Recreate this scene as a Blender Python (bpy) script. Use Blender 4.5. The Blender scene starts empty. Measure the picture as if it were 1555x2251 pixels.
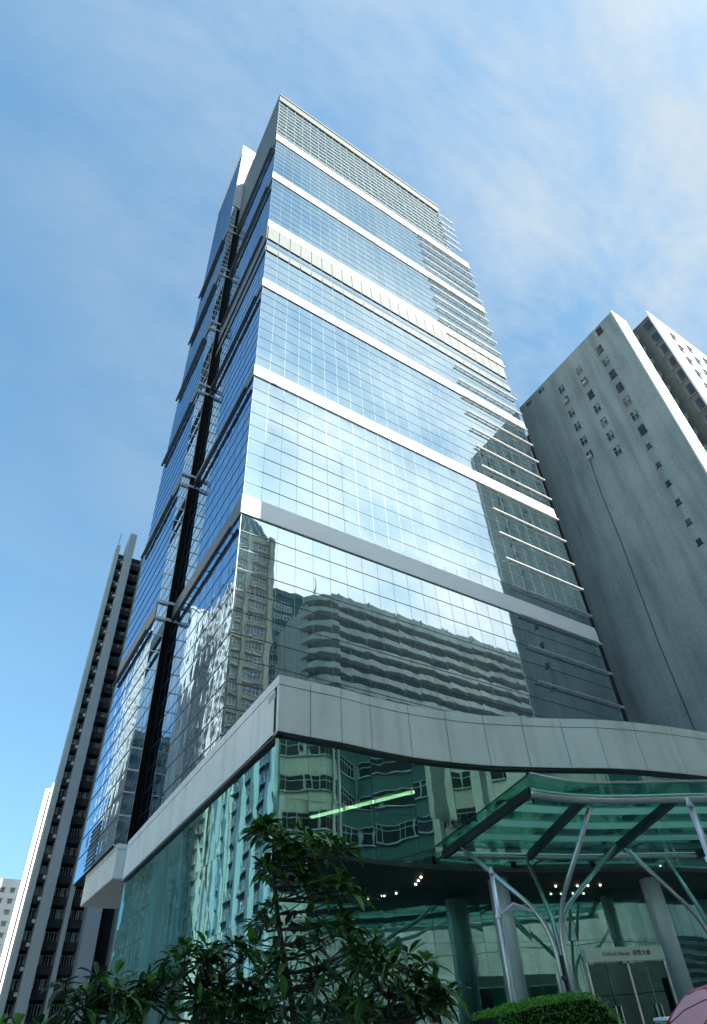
import bpy, bmesh, math, random
from mathutils import Vector, Matrix, noise
R = math.radians
random.seed(7)
C = bpy.context.scene.collection
scene = bpy.context.scene

# ---------------------------------------------------------------- camera
AZ, PT, RO = R(33.38883554), R(37.4669108), R(-3.30572944)
fwd = Vector((math.sin(AZ)*math.cos(PT), math.cos(AZ)*math.cos(PT), math.sin(PT)))
rgt = Vector((math.cos(AZ), -math.sin(AZ), 0)); up = rgt.cross(fwd)
r2 = rgt*math.cos(RO) + up*math.sin(RO); u2 = -rgt*math.sin(RO) + up*math.cos(RO)
cam = bpy.data.objects.new('camera', bpy.data.cameras.new('camera'))
C.objects.link(cam)
cam.matrix_world = Matrix(((r2.x, u2.x, -fwd.x, 0), (r2.y, u2.y, -fwd.y, 0), (r2.z, u2.z, -fwd.z, 1.6), (0, 0, 0, 1)))
cam.data.sensor_fit = 'VERTICAL'; cam.data.sensor_height = 36.0
cam.data.lens = 1330.324/2251*36; cam.data.shift_y = 173.2275/2251
cam.data.clip_start = 0.1; cam.data.clip_end = 5000
scene.camera = cam

# ---------------------------------------------------------------- sun and sky
SUN_AZ, SUN_EL = R(163), R(34.5)
sd = Vector((math.sin(SUN_AZ)*math.cos(SUN_EL), math.cos(SUN_AZ)*math.cos(SUN_EL), math.sin(SUN_EL)))
sun = bpy.data.objects.new('sun', bpy.data.lights.new('sun', 'SUN')); C.objects.link(sun)
sun.data.energy = 5.0; sun.data.angle = R(0.5); sun.data.color = (1.0, .95, .87)
sun.rotation_euler = sd.to_track_quat('Z', 'Y').to_euler(); sun.location = (0, -60, 200)
w = bpy.data.worlds.new("World"); scene.world = w; w.use_nodes = True
nt = w.node_tree; nt.nodes.clear(); L = nt.links.new
def N(t, **k):
    n = nt.nodes.new(t)
    for a, b in k.items(): setattr(n, a, b)
    return n
sky = N('ShaderNodeTexSky', sky_type='NISHITA'); sky.sun_disc = False
sky.sun_elevation = SUN_EL; sky.sun_rotation = SUN_AZ
sky.air_density = 1.0; sky.dust_density = .5; sky.ozone_density = 1.6
tc = N('ShaderNodeTexCoord'); mp = N('ShaderNodeMapping')
mp.inputs['Rotation'].default_value = (0.2, 0.35, R(-40)); mp.inputs['Scale'].default_value = (1.3, 2.6, 1.6)
n1 = N('ShaderNodeTexNoise'); n1.inputs['Scale'].default_value = 2.3; n1.inputs['Detail'].default_value = 10; n1.inputs['Roughness'].default_value = .64; n1.inputs['Distortion'].default_value = .15
rm = N('ShaderNodeMapRange'); rm.inputs['From Min'].default_value = .36; rm.inputs['From Max'].default_value = .66; rm.inputs['To Min'].default_value = .12; rm.inputs['To Max'].default_value = 1.0
# thin cloud thickens towards the sunny side of the sky
dotn = N('ShaderNodeVectorMath', operation='DOT_PRODUCT'); dotn.inputs[1].default_value = Vector((.80, -.58, .12)).normalized()
rd = N('ShaderNodeMapRange'); rd.inputs['From Min'].default_value = -.35; rd.inputs['From Max'].default_value = .45; rd.inputs['To Min'].default_value = .10; rd.inputs['To Max'].default_value = 1.0
mul = N('ShaderNodeMath', operation='MULTIPLY'); mix = N('ShaderNodeMix', data_type='RGBA')
sdot = N('ShaderNodeVectorMath', operation='DOT_PRODUCT'); sdot.inputs[1].default_value = sd
L(tc.outputs['Generated'], sdot.inputs[0])
rs = N('ShaderNodeMapRange', interpolation_type='SMOOTHSTEP'); rs.inputs['From Min'].default_value = .62; rs.inputs['From Max'].default_value = 1.0
L(sdot.outputs['Value'], rs.inputs['Value'])
veil = N('ShaderNodeMix', data_type='RGBA'); veil.inputs['A'].default_value = (2.3, 2.7, 3.05, 1); veil.inputs['B'].default_value = (7.4, 7.9, 8.2, 1)
L(rs.outputs[0], veil.inputs['Factor']); L(veil.outputs['Result'], mix.inputs['B'])
tint = N('ShaderNodeMix', data_type='RGBA', blend_type='MULTIPLY'); tint.inputs['Factor'].default_value = 1; sxyz = N('ShaderNodeSeparateXYZ'); L(tc.outputs['Generated'], sxyz.inputs[0])
rz = N('ShaderNodeMapRange'); rz.inputs['From Max'].default_value = .95; L(sxyz.outputs['Z'], rz.inputs['Value'])
alt = N('ShaderNodeMix', data_type='RGBA'); alt.inputs['A'].default_value = (.27, .41, .46, 1); alt.inputs['B'].default_value = (1.10, 1.46, 1.34, 1)
L(rz.outputs[0], alt.inputs['Factor']); L(alt.outputs['Result'], tint.inputs['B'])
bg = N('ShaderNodeBackground'); bg.inputs['Strength'].default_value = .12
out = N('ShaderNodeOutputWorld')
L(tc.outputs['Generated'], mp.inputs['Vector']); L(mp.outputs[0], n1.inputs['Vector']); L(n1.outputs['Fac'], rm.inputs['Value'])
L(tc.outputs['Generated'], dotn.inputs[0]); L(dotn.outputs['Value'], rd.inputs['Value'])
L(rm.outputs[0], mul.inputs[0]); L(rd.outputs[0], mul.inputs[1]); L(mul.outputs[0], mix.inputs['Factor'])
L(sky.outputs[0], tint.inputs['A']); L(tint.outputs['Result'], mix.inputs['A']); L(mix.outputs['Result'], bg.inputs['Color']); L(bg.outputs[0], out.inputs[0])
scene.view_settings.view_transform = 'Standard'; scene.view_settings.look = 'None'
scene.view_settings.exposure = 1.25; scene.view_settings.gamma = 1.0
scene.render.engine = 'CYCLES'
cy = scene.cycles; cy.max_bounces = 10; cy.diffuse_bounces = 3; cy.glossy_bounces = 5; cy.transmission_bounces = 4; cy.transparent_max_bounces = 12
cy.use_denoising = True; cy.sample_clamp_indirect = 25.0; cy.blur_glossy = 0.25; cy.caustics_reflective = True; cy.caustics_refractive = False

# ---------------------------------------------------------------- materials
MATS = {}
class G:                                   # small node-graph writer
    def __init__(s, name):
        s.m = bpy.data.materials.new(name); s.m.use_nodes = True; s.t = s.m.node_tree; s.t.nodes.clear()
        s.out = s.n('ShaderNodeOutputMaterial'); MATS[name] = s.m
    def n(s, t, **k):
        x = s.t.nodes.new(t)
        for a, b in k.items(): setattr(x, a, b)
        return x
    def l(s, a, b): s.t.links.new(a, b)
    def noise(s, scale, detail=4, rough=.55, vec=None, sc=None):
        x = s.n('ShaderNodeTexNoise'); x.inputs['Scale'].default_value = scale; x.inputs['Detail'].default_value = detail; x.inputs['Roughness'].default_value = rough
        if vec is None: vec = s.n('ShaderNodeTexCoord').outputs['Object']
        if sc:
            m = s.n('ShaderNodeMapping'); m.inputs['Scale'].default_value = sc; s.l(vec, m.inputs['Vector']); vec = m.outputs[0]
        s.l(vec, x.inputs['Vector']); return x.outputs['Fac']
    def ramp(s, fac, c0, c1, a=.3, b=.7):
        r = s.n('ShaderNodeValToRGB'); r.color_ramp.elements[0].position = a; r.color_ramp.elements[1].position = b
        r.color_ramp.elements[0].color = (*c0, 1); r.color_ramp.elements[1].color = (*c1, 1); s.l(fac, r.inputs['Fac']); return r.outputs['Color']
    def mulc(s, a, b, f=1.0):
        x = s.n('ShaderNodeMix', data_type='RGBA', blend_type='MULTIPLY'); x.inputs['Factor'].default_value = f
        s.l(a, x.inputs['A']); s.l(b, x.inputs['B']); return x.outputs['Result']
    def bump(s, h, dist, strength=1):
        b = s.n('ShaderNodeBump'); b.inputs['Distance'].default_value = dist; b.inputs['Strength'].default_value = strength; s.l(h, b.inputs['Height']); return b.outputs[0]
def plain(name, col, rough=.6, metal=0., var=.12, scale=1.5, spec=.4, bump=0, sc=None):
    g = G(name); p = g.n('ShaderNodeBsdfPrincipled')
    f = g.noise(scale, 5, .6, sc=sc)
    a = tuple(c*(1-var) for c in col); b = tuple(min(1, c*(1+var)) for c in col)
    g.l(g.ramp(f, a, b), p.inputs['Base Color'])
    p.inputs['Roughness'].default_value = rough; p.inputs['Metallic'].default_value = metal; p.inputs['Specular IOR Level'].default_value = spec
    if bump: g.l(g.bump(g.noise(scale*8, 4), bump), p.inputs['Normal'])
    g.l(p.outputs[0], g.out.inputs[0]); return g.m
def tower_glass(name, refl, body, wav):
    g = G(name)
    uv = g.n('ShaderNodeUVMap'); sx = g.n('ShaderNodeSeparateXYZ'); g.l(uv.outputs[0], sx.inputs[0])
    def par(o):
        a = g.n('ShaderNodeMath', operation='SUBTRACT'); a.inputs[0].default_value = 1; g.l(o, a.inputs[1])
        b = g.n('ShaderNodeMath', operation='MULTIPLY'); g.l(o, b.inputs[0]); g.l(a.outputs[0], b.inputs[1]); return b.outputs[0]
    pm = g.n('ShaderNodeMath', operation='MULTIPLY'); g.l(par(sx.outputs[0]), pm.inputs[0]); g.l(par(sx.outputs[1]), pm.inputs[1])
    nz = g.noise(.42, 2, .4)
    s1 = g.n('ShaderNodeMath', operation='MULTIPLY'); s1.inputs[1].default_value = .09*wav; g.l(pm.outputs[0], s1.inputs[0])
    s2 = g.n('ShaderNodeMath', operation='MULTIPLY_ADD'); s2.inputs[1].default_value = .035*wav; g.l(nz, s2.inputs[0]); g.l(s1.outputs[0], s2.inputs[2])
    bp = g.bump(s2.outputs[0], 1.0)
    gl = g.n('ShaderNodeBsdfGlossy'); gl.inputs['Roughness'].default_value = .006; g.l(bp, gl.inputs['Normal'])
    ge = g.n('ShaderNodeNewGeometry'); g.l(g.ramp(ge.outputs['Random Per Island'], tuple(c*.95 for c in refl), tuple(min(1, c*1.04) for c in refl), 0, 1), gl.inputs['Color'])
    df = g.n('ShaderNodeBsdfDiffuse'); df.inputs['Color'].default_value = (*body, 1)
    lw = g.n('ShaderNodeLayerWeight'); lw.inputs['Blend'].default_value = .35
    mr = g.n('ShaderNodeMapRange'); mr.inputs['To Min'].default_value = .70; mr.inputs['To Max'].default_value = .97; g.l(lw.outputs['Facing'], mr.inputs['Value'])
    mx = g.n('ShaderNodeMixShader'); g.l(mr.outputs[0], mx.inputs[0]); g.l(df.outputs[0], mx.inputs[1]); g.l(gl.outputs[0], mx.inputs[2])
    g.l(mx.outputs[0], g.out.inputs[0]); return g.m
def clear_glass(name, refl, trans, lo, hi, wav=.004, rough=.01):
    g = G(name)
    bp = g.bump(g.noise(.55, 2, .4), wav)
    gl = g.n('ShaderNodeBsdfGlossy'); gl.inputs['Roughness'].default_value = rough; gl.inputs['Color'].default_value = (*refl, 1); g.l(bp, gl.inputs['Normal'])
    tr = g.n('ShaderNodeBsdfTransparent'); tr.inputs['Color'].default_value = (*trans, 1)
    lw = g.n('ShaderNodeLayerWeight'); lw.inputs['Blend'].default_value = .4
    mr = g.n('ShaderNodeMapRange'); mr.inputs['To Min'].default_value = lo; mr.inputs['To Max'].default_value = hi; g.l(lw.outputs['Facing'], mr.inputs['Value'])
    mx = g.n('ShaderNodeMixShader'); g.l(mr.outputs[0], mx.inputs[0]); g.l(tr.outputs[0], mx.inputs[1]); g.l(gl.outputs[0], mx.inputs[2])
    g.l(mx.outputs[0], g.out.inputs[0]); return g.m
def emit(name, col, st):
    g = G(name); e = g.n('ShaderNodeEmission'); e.inputs[0].default_value = (*col, 1); e.inputs[1].default_value = st; g.l(e.outputs[0], g.out.inputs[0]); return g.m
def leafmat(name, c0, c1, c2):
    g = G(name); p = g.n('ShaderNodeBsdfPrincipled'); ge = g.n('ShaderNodeNewGeometry')
    r = g.n('ShaderNodeValToRGB'); r.color_ramp.elements[0].color = (*c0, 1); r.color_ramp.elements[1].color = (*c2, 1)
    e = r.color_ramp.elements.new(.6); e.color = (*c1, 1); g.l(ge.outputs['Random Per Island'], r.inputs[0]); g.l(r.outputs[0], p.inputs['Base Color'])
    p.inputs['Roughness'].default_value = .34; p.inputs['Specular IOR Level'].default_value = .5
    t = g.n('ShaderNodeBsdfTranslucent'); g.l(r.outputs[0], t.inputs[0]); mx = g.n('ShaderNodeMixShader'); mx.inputs[0].default_value = .25
    g.l(p.outputs[0], mx.inputs[1]); g.l(t.outputs[0], mx.inputs[2]); g.l(mx.outputs[0], g.out.inputs[0]); return g.m
def concrete(name, c0, c1, streak=(.6, .6, .05)):
    g = G(name); p = g.n('ShaderNodeBsdfPrincipled')
    a = g.ramp(g.noise(.12, 6, .6), c0, c1, .3, .7)
    b = g.ramp(g.noise(.9, 4, .6, sc=streak), (.72, .74, .74), (1, 1, 1), .36, .56)
    c = g.ramp(g.noise(2.6, 6, .75), (.78, .79, .79), (1, 1, 1), .35, .62)
    g.l(g.mulc(g.mulc(a, b), c), p.inputs['Base Color']); p.inputs['Roughness'].default_value = .85; p.inputs['Specular IOR Level'].default_value = .2
    g.l(g.bump(g.noise(4, 5), .01), p.inputs['Normal']); g.l(p.outputs[0], g.out.inputs[0]); return g.m

tower_glass('front_glass', (.54, .61, .62), (.05, .10, .12), .17)
tower_glass('side_glass', (.42, .60, .80), (.02, .04, .07), .6)
plain('white_band', (.82, .82, .81), .45, 0, .04, .3)
plain('end_panel', (.42, .46, .47), .5, 0, .05, .3)
plain('mullion_metal', (.24, .27, .28), .38, .6, .08)
plain('dark_metal', (.06, .07, .075), .45, .6, .1)
plain('fin_metal', (.58, .58, .58), .4, .25, .05)
plain('grey_panel', (.115, .13, .122), .5, .1, .06, .4)
plain('side_panel', (.17, .19, .19), .5, .1, .06, .4)  # side bands' shade is put into this grey; the front bands are white
plain('louvre_metal', (.26, .31, .31), .5, .3, .08)
plain('slot_dark', (.018, .013, .010), .8)
g = G('fascia_panel'); p = g.n('ShaderNodeBsdfPrincipled')
a = g.ramp(g.noise(.35, 4, .55), (.80, .82, .76), (.90, .91, .85)); b = g.ramp(g.noise(1.3, 5, .6, sc=(1, 1, .12)), (.86, .87, .86), (1, 1, 1), .34, .52)
g.l(g.mulc(a, b), p.inputs['Base Color']); p.inputs['Roughness'].default_value = .34; p.inputs['Specular IOR Level'].default_value = .6
g.l(g.bump(g.noise(.8, 3), .012), p.inputs['Normal']); g.l(p.outputs[0], g.out.inputs[0])
plain('soffit_panel', (.50, .50, .46), .6)
clear_glass('lobby_glass', (.52, .84, .76), (.40, .74, .66), .62, .95, .006)
clear_glass('lobby_side_glass', (.26, .56, .60), (.34, .68, .70), .22, .75, .004)
clear_glass('door_glass', (.3, .5, .45), (.05, .12, .10), .12, .6, .002)
clear_glass('canopy_sheet', (.6, .85, .8), (.52, .84, .78), .06, .4, .003)
plain('steel', (.62, .62, .60), .24, .95, .05)
plain('dark_steel', (.05, .055, .055), .4, .7, .1)
g = G('frosted'); d_ = g.n('ShaderNodeBsdfDiffuse'); d_.inputs[0].default_value = (.75, .80, .72, 1); t_ = g.n('ShaderNodeBsdfTranslucent'); t_.inputs[0].default_value = (.85, .9, .82, 1)
x_ = g.n('ShaderNodeMixShader'); x_.inputs[0].default_value = .75; g.l(d_.outputs[0], x_.inputs[1]); g.l(t_.outputs[0], x_.inputs[2]); g.l(x_.outputs[0], g.out.inputs[0])
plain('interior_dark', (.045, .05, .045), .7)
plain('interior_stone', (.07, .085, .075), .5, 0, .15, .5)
plain('column_clad', (.78, .82, .82), .35, .3, .05)
emit('cove_light', (.75, 1.0, .55), 1.3)
emit('spot_light', (1.0, .92, .70), 5)
plain('sign_board', (.85, .82, .68), .5, 0, .03)
plain('sign_letter', (.12, .10, .07), .5)
concrete('grey_wall', (.33, .385, .375), (.46, .495, .475))
plain('white_wall', (.80, .80, .78), .7, 0, .05, .2)
plain('joint_dark', (.2, .22, .22), .8)
plain('recess_wall', (.10, .112, .108), .85, 0, .2, .4)  # dark tone holds the shade of the recess and the wing flank
plain('window_dark', (.02, .025, .03), .12, 0, .2, .5, .6)
plain('window_blue', (.09, .15, .21), .1, 0, .4, .35, .7)
plain('window_frame', (.66, .72, .72), .5, .2, .05)
plain('pillar_grey', (.36, .43, .47), .8, 0, .08, .2)
plain('pillar_pale', (.42, .52, .52), .8, 0, .08, .2)
plain('spandrel_dark', (.030, .042, .048), .8, 0, .2, .4)
plain('curtain_pale', (.22, .30, .30), .8, 0, .3, .6)
plain('ac_unit', (.50, .50, .46), .6)
concrete('beige_wall', (.48, .50, .42), (.60, .61, .53))
concrete('cream_wall', (.55, .52, .45), (.68, .65, .58))
concrete('wave_wall', (.40, .50, .48), (.50, .60, .58))
plain('teal_wall', (.05, .14, .13), .6, 0, .15, .3)
plain('slate_roof', (.12, .17, .22), .5, .1, .15, .5)
concrete('street_stone', (.46, .48, .44), (.80, .80, .75))
plain('asphalt', (.24, .24, .23), .9, 0, .2, 3)
plain('paving', (.36, .36, .34), .8, 0, .15, 2)
plain('ground_soil', (.12, .12, .11), .95, 0, .2, .05)
plain('line_paint', (.75, .75, .72), .7)
plain('bark', (.07, .055, .04), .9, 0, .3, 8, bump=.004)
leafmat('leaf', (.008, .030, .009), (.022, .09, .012), (.12, .32, .03))
leafmat('hedge_leaf', (.03, .13, .012), (.09, .34, .02), (.18, .50, .03))
plain('hedge_core', (.008, .012, .006), .95)
plain('planter_stone', (.30, .31, .29), .8)
plain('red_cloth', (.62, .05, .015), .7)
plain('lamp_plate', (.62, .60, .66), .4)
plain('skin', (.50, .33, .25), .6, 0, .05)
plain('hair', (.012, .009, .008), .5)
plain('shirt', (.08, .09, .12), .8); plain('trousers', (.04, .04, .05), .85); plain('shirt_red', (.30, .05, .08), .8)
g = G('pink_cloth'); d_ = g.n('ShaderNodeBsdfDiffuse'); d_.inputs[0].default_value = (.55, .38, .44, 1); t_ = g.n('ShaderNodeBsdfTranslucent'); t_.inputs[0].default_value = (.72, .42, .50, 1)
x_ = g.n('ShaderNodeMixShader'); x_.inputs[0].default_value = .6; g.l(d_.outputs[0], x_.inputs[1]); g.l(t_.outputs[0], x_.inputs[2]); g.l(x_.outputs[0], g.out.inputs[0])

# ---------------------------------------------------------------- mesh helpers
ORG = {}
def world_of(o): return ORG.get(o.name, Vector((0, 0, 0))) if o else Vector((0, 0, 0))
class MB:
    def __init__(s): s.v = []; s.f = []; s.uv = None
    def add(s, vs, fs):
        b = len(s.v); s.v += [tuple(v) for v in vs]; s.f += [tuple(b+i for i in f) for f in fs]; return s
    def box(s, x0, x1, y0, y1, z0, z1):
        return s.add([(x0,y0,z0),(x1,y0,z0),(x1,y1,z0),(x0,y1,z0),(x0,y0,z1),(x1,y0,z1),(x1,y1,z1),(x0,y1,z1)],
                     [(0,3,2,1),(4,5,6,7),(0,1,5,4),(1,2,6,5),(2,3,7,6),(3,0,4,7)])
    def obox(s, o, u, n, u0, u1, n0, n1, z0, z1):        # box in a wall frame: u along, n outwards
        P = lambda a, b, z: (o[0]+u[0]*a+n[0]*b, o[1]+u[1]*a+n[1]*b, z)
        return s.add([P(u0,n0,z0),P(u1,n0,z0),P(u1,n1,z0),P(u0,n1,z0),P(u0,n0,z1),P(u1,n0,z1),P(u1,n1,z1),P(u0,n1,z1)],
                     [(0,3,2,1),(4,5,6,7),(0,1,5,4),(1,2,6,5),(2,3,7,6),(3,0,4,7)])
    def prism(s, pts, z0, z1):
        n = len(pts); return s.add([(x, y, z0) for x, y in pts]+[(x, y, z1) for x, y in pts],
            [tuple(range(n-1, -1, -1)), tuple(range(n, 2*n))]+[(i, (i+1) % n, n+(i+1) % n, n+i) for i in range(n)])
    def tube(s, path, r, seg=10, r1=None):
        path = [Vector(p) for p in path]; m = len(path); ring = []
        t0 = (path[1]-path[0]).normalized(); a = t0.orthogonal().normalized(); vs = []
        for i, p in enumerate(path):
            t = (path[min(i+1, m-1)]-path[max(i-1, 0)]).normalized()
            a = (a-t*a.dot(t)).normalized(); b = t.cross(a); rr = r if r1 is None else r+(r1-r)*i/(m-1)
            vs += [p+(a*math.cos(2*math.pi*k/seg)+b*math.sin(2*math.pi*k/seg))*rr for k in range(seg)]
        fs = [(i*seg+k, i*seg+(k+1) % seg, (i+1)*seg+(k+1) % seg, (i+1)*seg+k) for i in range(m-1) for k in range(seg)]
        fs += [tuple(range(seg-1, -1, -1)), tuple(range((m-1)*seg, m*seg))]
        return s.add(vs, fs)
    def build(s, name, mat, parent=None, smooth=False, base=None):
        me = bpy.data.meshes.new(name)
        off = world_of(parent) if base is None else Vector(base)
        me.from_pydata([(v[0]-off.x, v[1]-off.y, v[2]-off.z) for v in s.v], [], s.f)
        if s.uv:
            l = me.uv_layers.new(name='UVMap')
            for i, u in enumerate(s.uv): l.data[i].uv = u
        bm = bmesh.new(); bm.from_mesh(me)
        if not s.uv: bmesh.ops.recalc_face_normals(bm, faces=bm.faces)
        bm.to_mesh(me); bm.free()
        for p in me.polygons: p.use_smooth = smooth
        me.materials.append(MATS[mat])
        o = bpy.data.objects.new(name, me); C.objects.link(o)
        if parent: o.parent = parent
        o.location = (0, 0, 0) if parent else off
        ORG[o.name] = off
        return o
def box(*a): return MB().box(*a)
def tag(o, label=None, cat=None, group=None, kind=None):
    for k, v in (('label', label), ('category', cat), ('group', group), ('kind', kind)):
        if v: o[k] = v
    return o
def thing(name, loc, label, cat, group=None):
    o = bpy.data.objects.new(name, None); C.objects.link(o); o.location = loc; o.empty_display_size = .5
    ORG[o.name] = Vector(loc); return tag(o, label, cat, group)
def smooth_path(pts, n=6):
    out = []; P = [Vector(p) for p in pts]
    for i in range(len(P)-1):
        p0, p1, p2, p3 = P[max(i-1, 0)], P[i], P[i+1], P[min(i+2, len(P)-1)]
        for k in range(n):
            t = k/n
            out.append(.5*((2*p1)+(p2-p0)*t+(2*p0-5*p1+4*p2-p3)*t*t+(3*p1-p0-3*p2+p3)*t*t*t))
    return out+[P[-1]]
def bend(a, b, c, r, n=8):                # a -> b -> c with the corner at b rounded
    a, b, c = Vector(a), Vector(b), Vector(c); p = b+(a-b).normalized()*r; q = b+(c-b).normalized()*r
    return [a]+[p*(1-t)**2+b*2*t*(1-t)+q*t*t for t in [k/n for k in range(n+1)]]+[c]

# ---------------------------------------------------------------- ground
tag(box(-600, 700, -600, 900, -.6, -.03).build('ground', 'ground_soil'), kind='structure')
tag(box(-200, 300, -14, -3, -.029, .0).build('road', 'asphalt'), kind='structure')
mk = MB()
for i in range(-20, 40): mk.box(i*6, i*6+3, -8.6, -8.45, .0, .004)
tag(mk.build('road_marking', 'line_paint'), kind='structure')
tag(box(-200, 300, -2.99, 150, -.028, .12).build('pavement', 'paving'), kind='structure')
tag(box(-200, 300, -18, -14.01, -.028, .12).build('far_pavement', 'paving'), kind='structure')
tag(box(8.9, 64, 9.5, 20.4, .121, .45).build('terrace', 'paving'), kind='structure')

# ---------------------------------------------------------------- office tower
TX, TY, XR = 12.95, 36.87, 59.7
BANDS = [(40.0, 42.3), (61.1, 63.1), (81.3, 83.3), (99.3, 101.5), (118.3, 120.9), (137.2, 140.2)]
FINS = [31.6, 35.9, 40.05, 44.2, 48.4, 52.6, 56.8, 61.0, 65.1, 69.3, 73.4, 77.4, 81.3, 85.4, 89.5, 94.0, 99.3, 103.5, 107.3, 111.1, 115.1, 118.4, 122.7, 126.3, 130.0, 133.6, 137.2]
FLOORS = [6.8, 10.9, 15.0, 19.1, 23.2, 27.4]+FINS+[141.1]
tower = thing('office_tower', (TX, TY, 0), 'tall mirror-glass office tower with white horizontal bands and protruding fins', 'office tower')
def panes(name, mat, o, u, n, length, zs, step, parent, jit=.0013):
    m = MB(); m.uv = []; k = max(1, round(length/step)); d = length/k
    for z0, z1 in zip(zs[:-1], zs[1:]):
        for i in range(k):
            q = []
            for a, z in ((i*d, z0), ((i+1)*d, z0), ((i+1)*d, z1), (i*d, z1)):
                j = random.uniform(-jit, jit); q.append((o[0]+u[0]*a+n[0]*j, o[1]+u[1]*a+n[1]*j, z))
            nn = (Vector(q[1])-Vector(q[0])).cross(Vector(q[3])-Vector(q[0]))
            fl = nn.x*n[0]+nn.y*n[1] < 0
            m.add(q, [(3, 2, 1, 0)] if fl else [(0, 1, 2, 3)])
            m.uv += [(0, 1), (1, 1), (1, 0), (0, 0)] if fl else [(0, 0), (1, 0), (1, 1), (0, 1)]
    return m.build(name, mat, parent)
FO, FU, FN = (TX, TY), (1, 0), (0, -1)
SO, SU, SN = (TX, TY), (0, 1), (-1, 0)
SIDE = 55.95-TY
core = MB(); core.box(TX+.08, XR-.35, TY+.08, 55.9, 0, 140.2); core.box(TX+.08, 54.9, TY+.08, 55.8, 140.21, 164.0)
core.build('body', 'dark_metal', tower)
for z0, z1 in zip(FLOORS[:-1], FLOORS[1:]):           # glass, one part per storey
    zm = z0+(z1-z0)*.5
    panes('glass_storey', 'front_glass', FO, FU, FN, XR-.3-TX, [z0, zm, z1], 1.8, tower)
for z0, z1 in zip(FLOORS[:-1], FLOORS[1:]):
    panes('side_glass_storey', 'side_glass', SO, SU, SN, SIDE, [z0, z0+(z1-z0)*.5, z1], 1.8, tower)
# thin mullion grids (a surface pattern of the curtain wall)
NV = 26
def grid(o, u, n, length, z0, z1, k, name, mat, hw=.045, levels=None, hmat=None):
    m = MB()
    for i in range(k+1): m.obox(o, u, n, i*length/k-.011, i*length/k+.011, .0, .012, z0, z1)
    if hmat: m.build(name, mat, tower); m = MB()
    for z in levels: m.obox(o, u, n, 0, length, .0, .03, z-hw, z+hw)
    m.build('transom_grid' if hmat else name, hmat or mat, tower)
lv = []
for z0, z1 in zip(FLOORS[:-1], FLOORS[1:]): lv += [z0, z0+(z1-z0)*.5]
grid(FO, FU, FN, XR-.3-TX, 6.8, 140.5, NV, 'mullion_grid', 'mullion_metal', .022, levels=lv, hmat='dark_metal')
grid(SO, SU, SN, SIDE, 6.8, 140.5, 10, 'side_mullion_grid', 'dark_metal', .035, levels=lv)
for z0, z1 in BANDS:
    m = MB(); m.box(TX-.13, XR, TY-.16, TY-.035, z0, z1-.30); m.box(TX-.11, XR, TY-.13, TY-.035, z1-.26, z1)
    m.build('white_band', 'white_band', tower)
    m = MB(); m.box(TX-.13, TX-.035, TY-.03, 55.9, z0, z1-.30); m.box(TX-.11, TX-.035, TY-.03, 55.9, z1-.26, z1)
    m.build('side_band', 'side_panel', tower)  # same band as the front, coloured dark grey for the side's shade
for (z0, z1), nm in (((95.4, 99.2), 'mechanical_panel'), ((91.6, 93.0), 'sill_panel')):
    m = MB(); d = (XR-.3-TX)/NV
    for i in range(NV): m.box(TX+i*d+.04, TX+(i+1)*d-.04, TY-.14, TY-.08, z0, z1)
    m.build(nm, 'grey_panel', tower)
    m = MB(); m.box(TX-.14, TX-.08, TY-.04, 55.9, z0, z1); m.build('side_'+nm, 'side_panel', tower)
for z in FINS[:]:
    if z == 94.0: continue
    m = MB(); x0 = 46.25 if z > 100 else 46.3
    if z > 100: x0 = 45.4
    m.box(x0, XR+.08, TY-.26, TY-.17, z-.27, z-.15); m.box(x0, XR+.08, TY-.42, TY-.32, z-.25, z-.13)
    k = 8
    for i in range(k): xb = x0+.4+i*(XR-x0-.6)/(k-1); m.box(xb-.04, xb+.03, TY-.32, TY-.0, z-.23, z-.16)
    m.build('fin', 'fin_metal', tower)
for z0, z1 in BANDS:                                  # paired tubes on the side face
    m = MB()
    for dx in (.25, .45): m.tube([(TX-dx, TY+1.3, z0-.75), (TX-dx, 54.5, z0-.75)], .09, 8)
    for yb in (39, 42, 45, 48, 51, 54): m.box(TX-.45, TX-.03, yb-.05, yb+.05, z0-.8, z0-.7)
    m.box(TX-.44, TX-.26, TY+1.35, 54.45, z0-.77, z0-.73)
    m.build('side_fin', 'dark_metal', tower)
# louvred crown
CZ = [141.1+i*1.97 for i in range(11)]
panes('crown_glass', 'front_glass', FO, FU, FN, 55.0-TX, [140.5]+CZ, 1.8, tower)
panes('side_crown_glass', 'side_glass', SO, SU, SN, SIDE, [140.5]+CZ, 1.8, tower)
m = MB(); ms = MB()
for i, z in enumerate(CZ[:-1]):
    m.box(TX-.1, 55.0, TY-.14, TY-.05, z-.11, z+.11); m.box(TX-.1, 55.0, TY-.08, TY-.05, z+.96, z+1.02); ms.box(TX-.15, TX-.05, TY-.04, 55.9, z-.3, z+.45); ms.box(TX-.15, TX-.05, TY-.04, 55.9, z+.7, z+1.45)
for i in range(24): m.box(TX+i*1.8-.03, TX+i*1.8+.03, TY-.04, TY-.01, 140.3, 160.8)
m.build('crown_louvre', 'louvre_metal', tower); ms.build('side_crown_louvre', 'side_panel', tower)
m = MB(); m.box(TX-.2, 55.1, TY-.25, TY+.3, 160.9, 164.0); m.box(TX-.25, 55.2, TY-.4, TY+.5, 164.01, 164.7); m.build('parapet', 'grey_panel', tower)
m = MB(); m.box(TX-.2, TX+.3, TY+.31, 55.9, 160.9, 164.0); m.box(TX-.25, TX+.4, TY+.51, 55.9, 164.01, 164.7); m.build('side_parapet', 'side_panel', tower)
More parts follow.
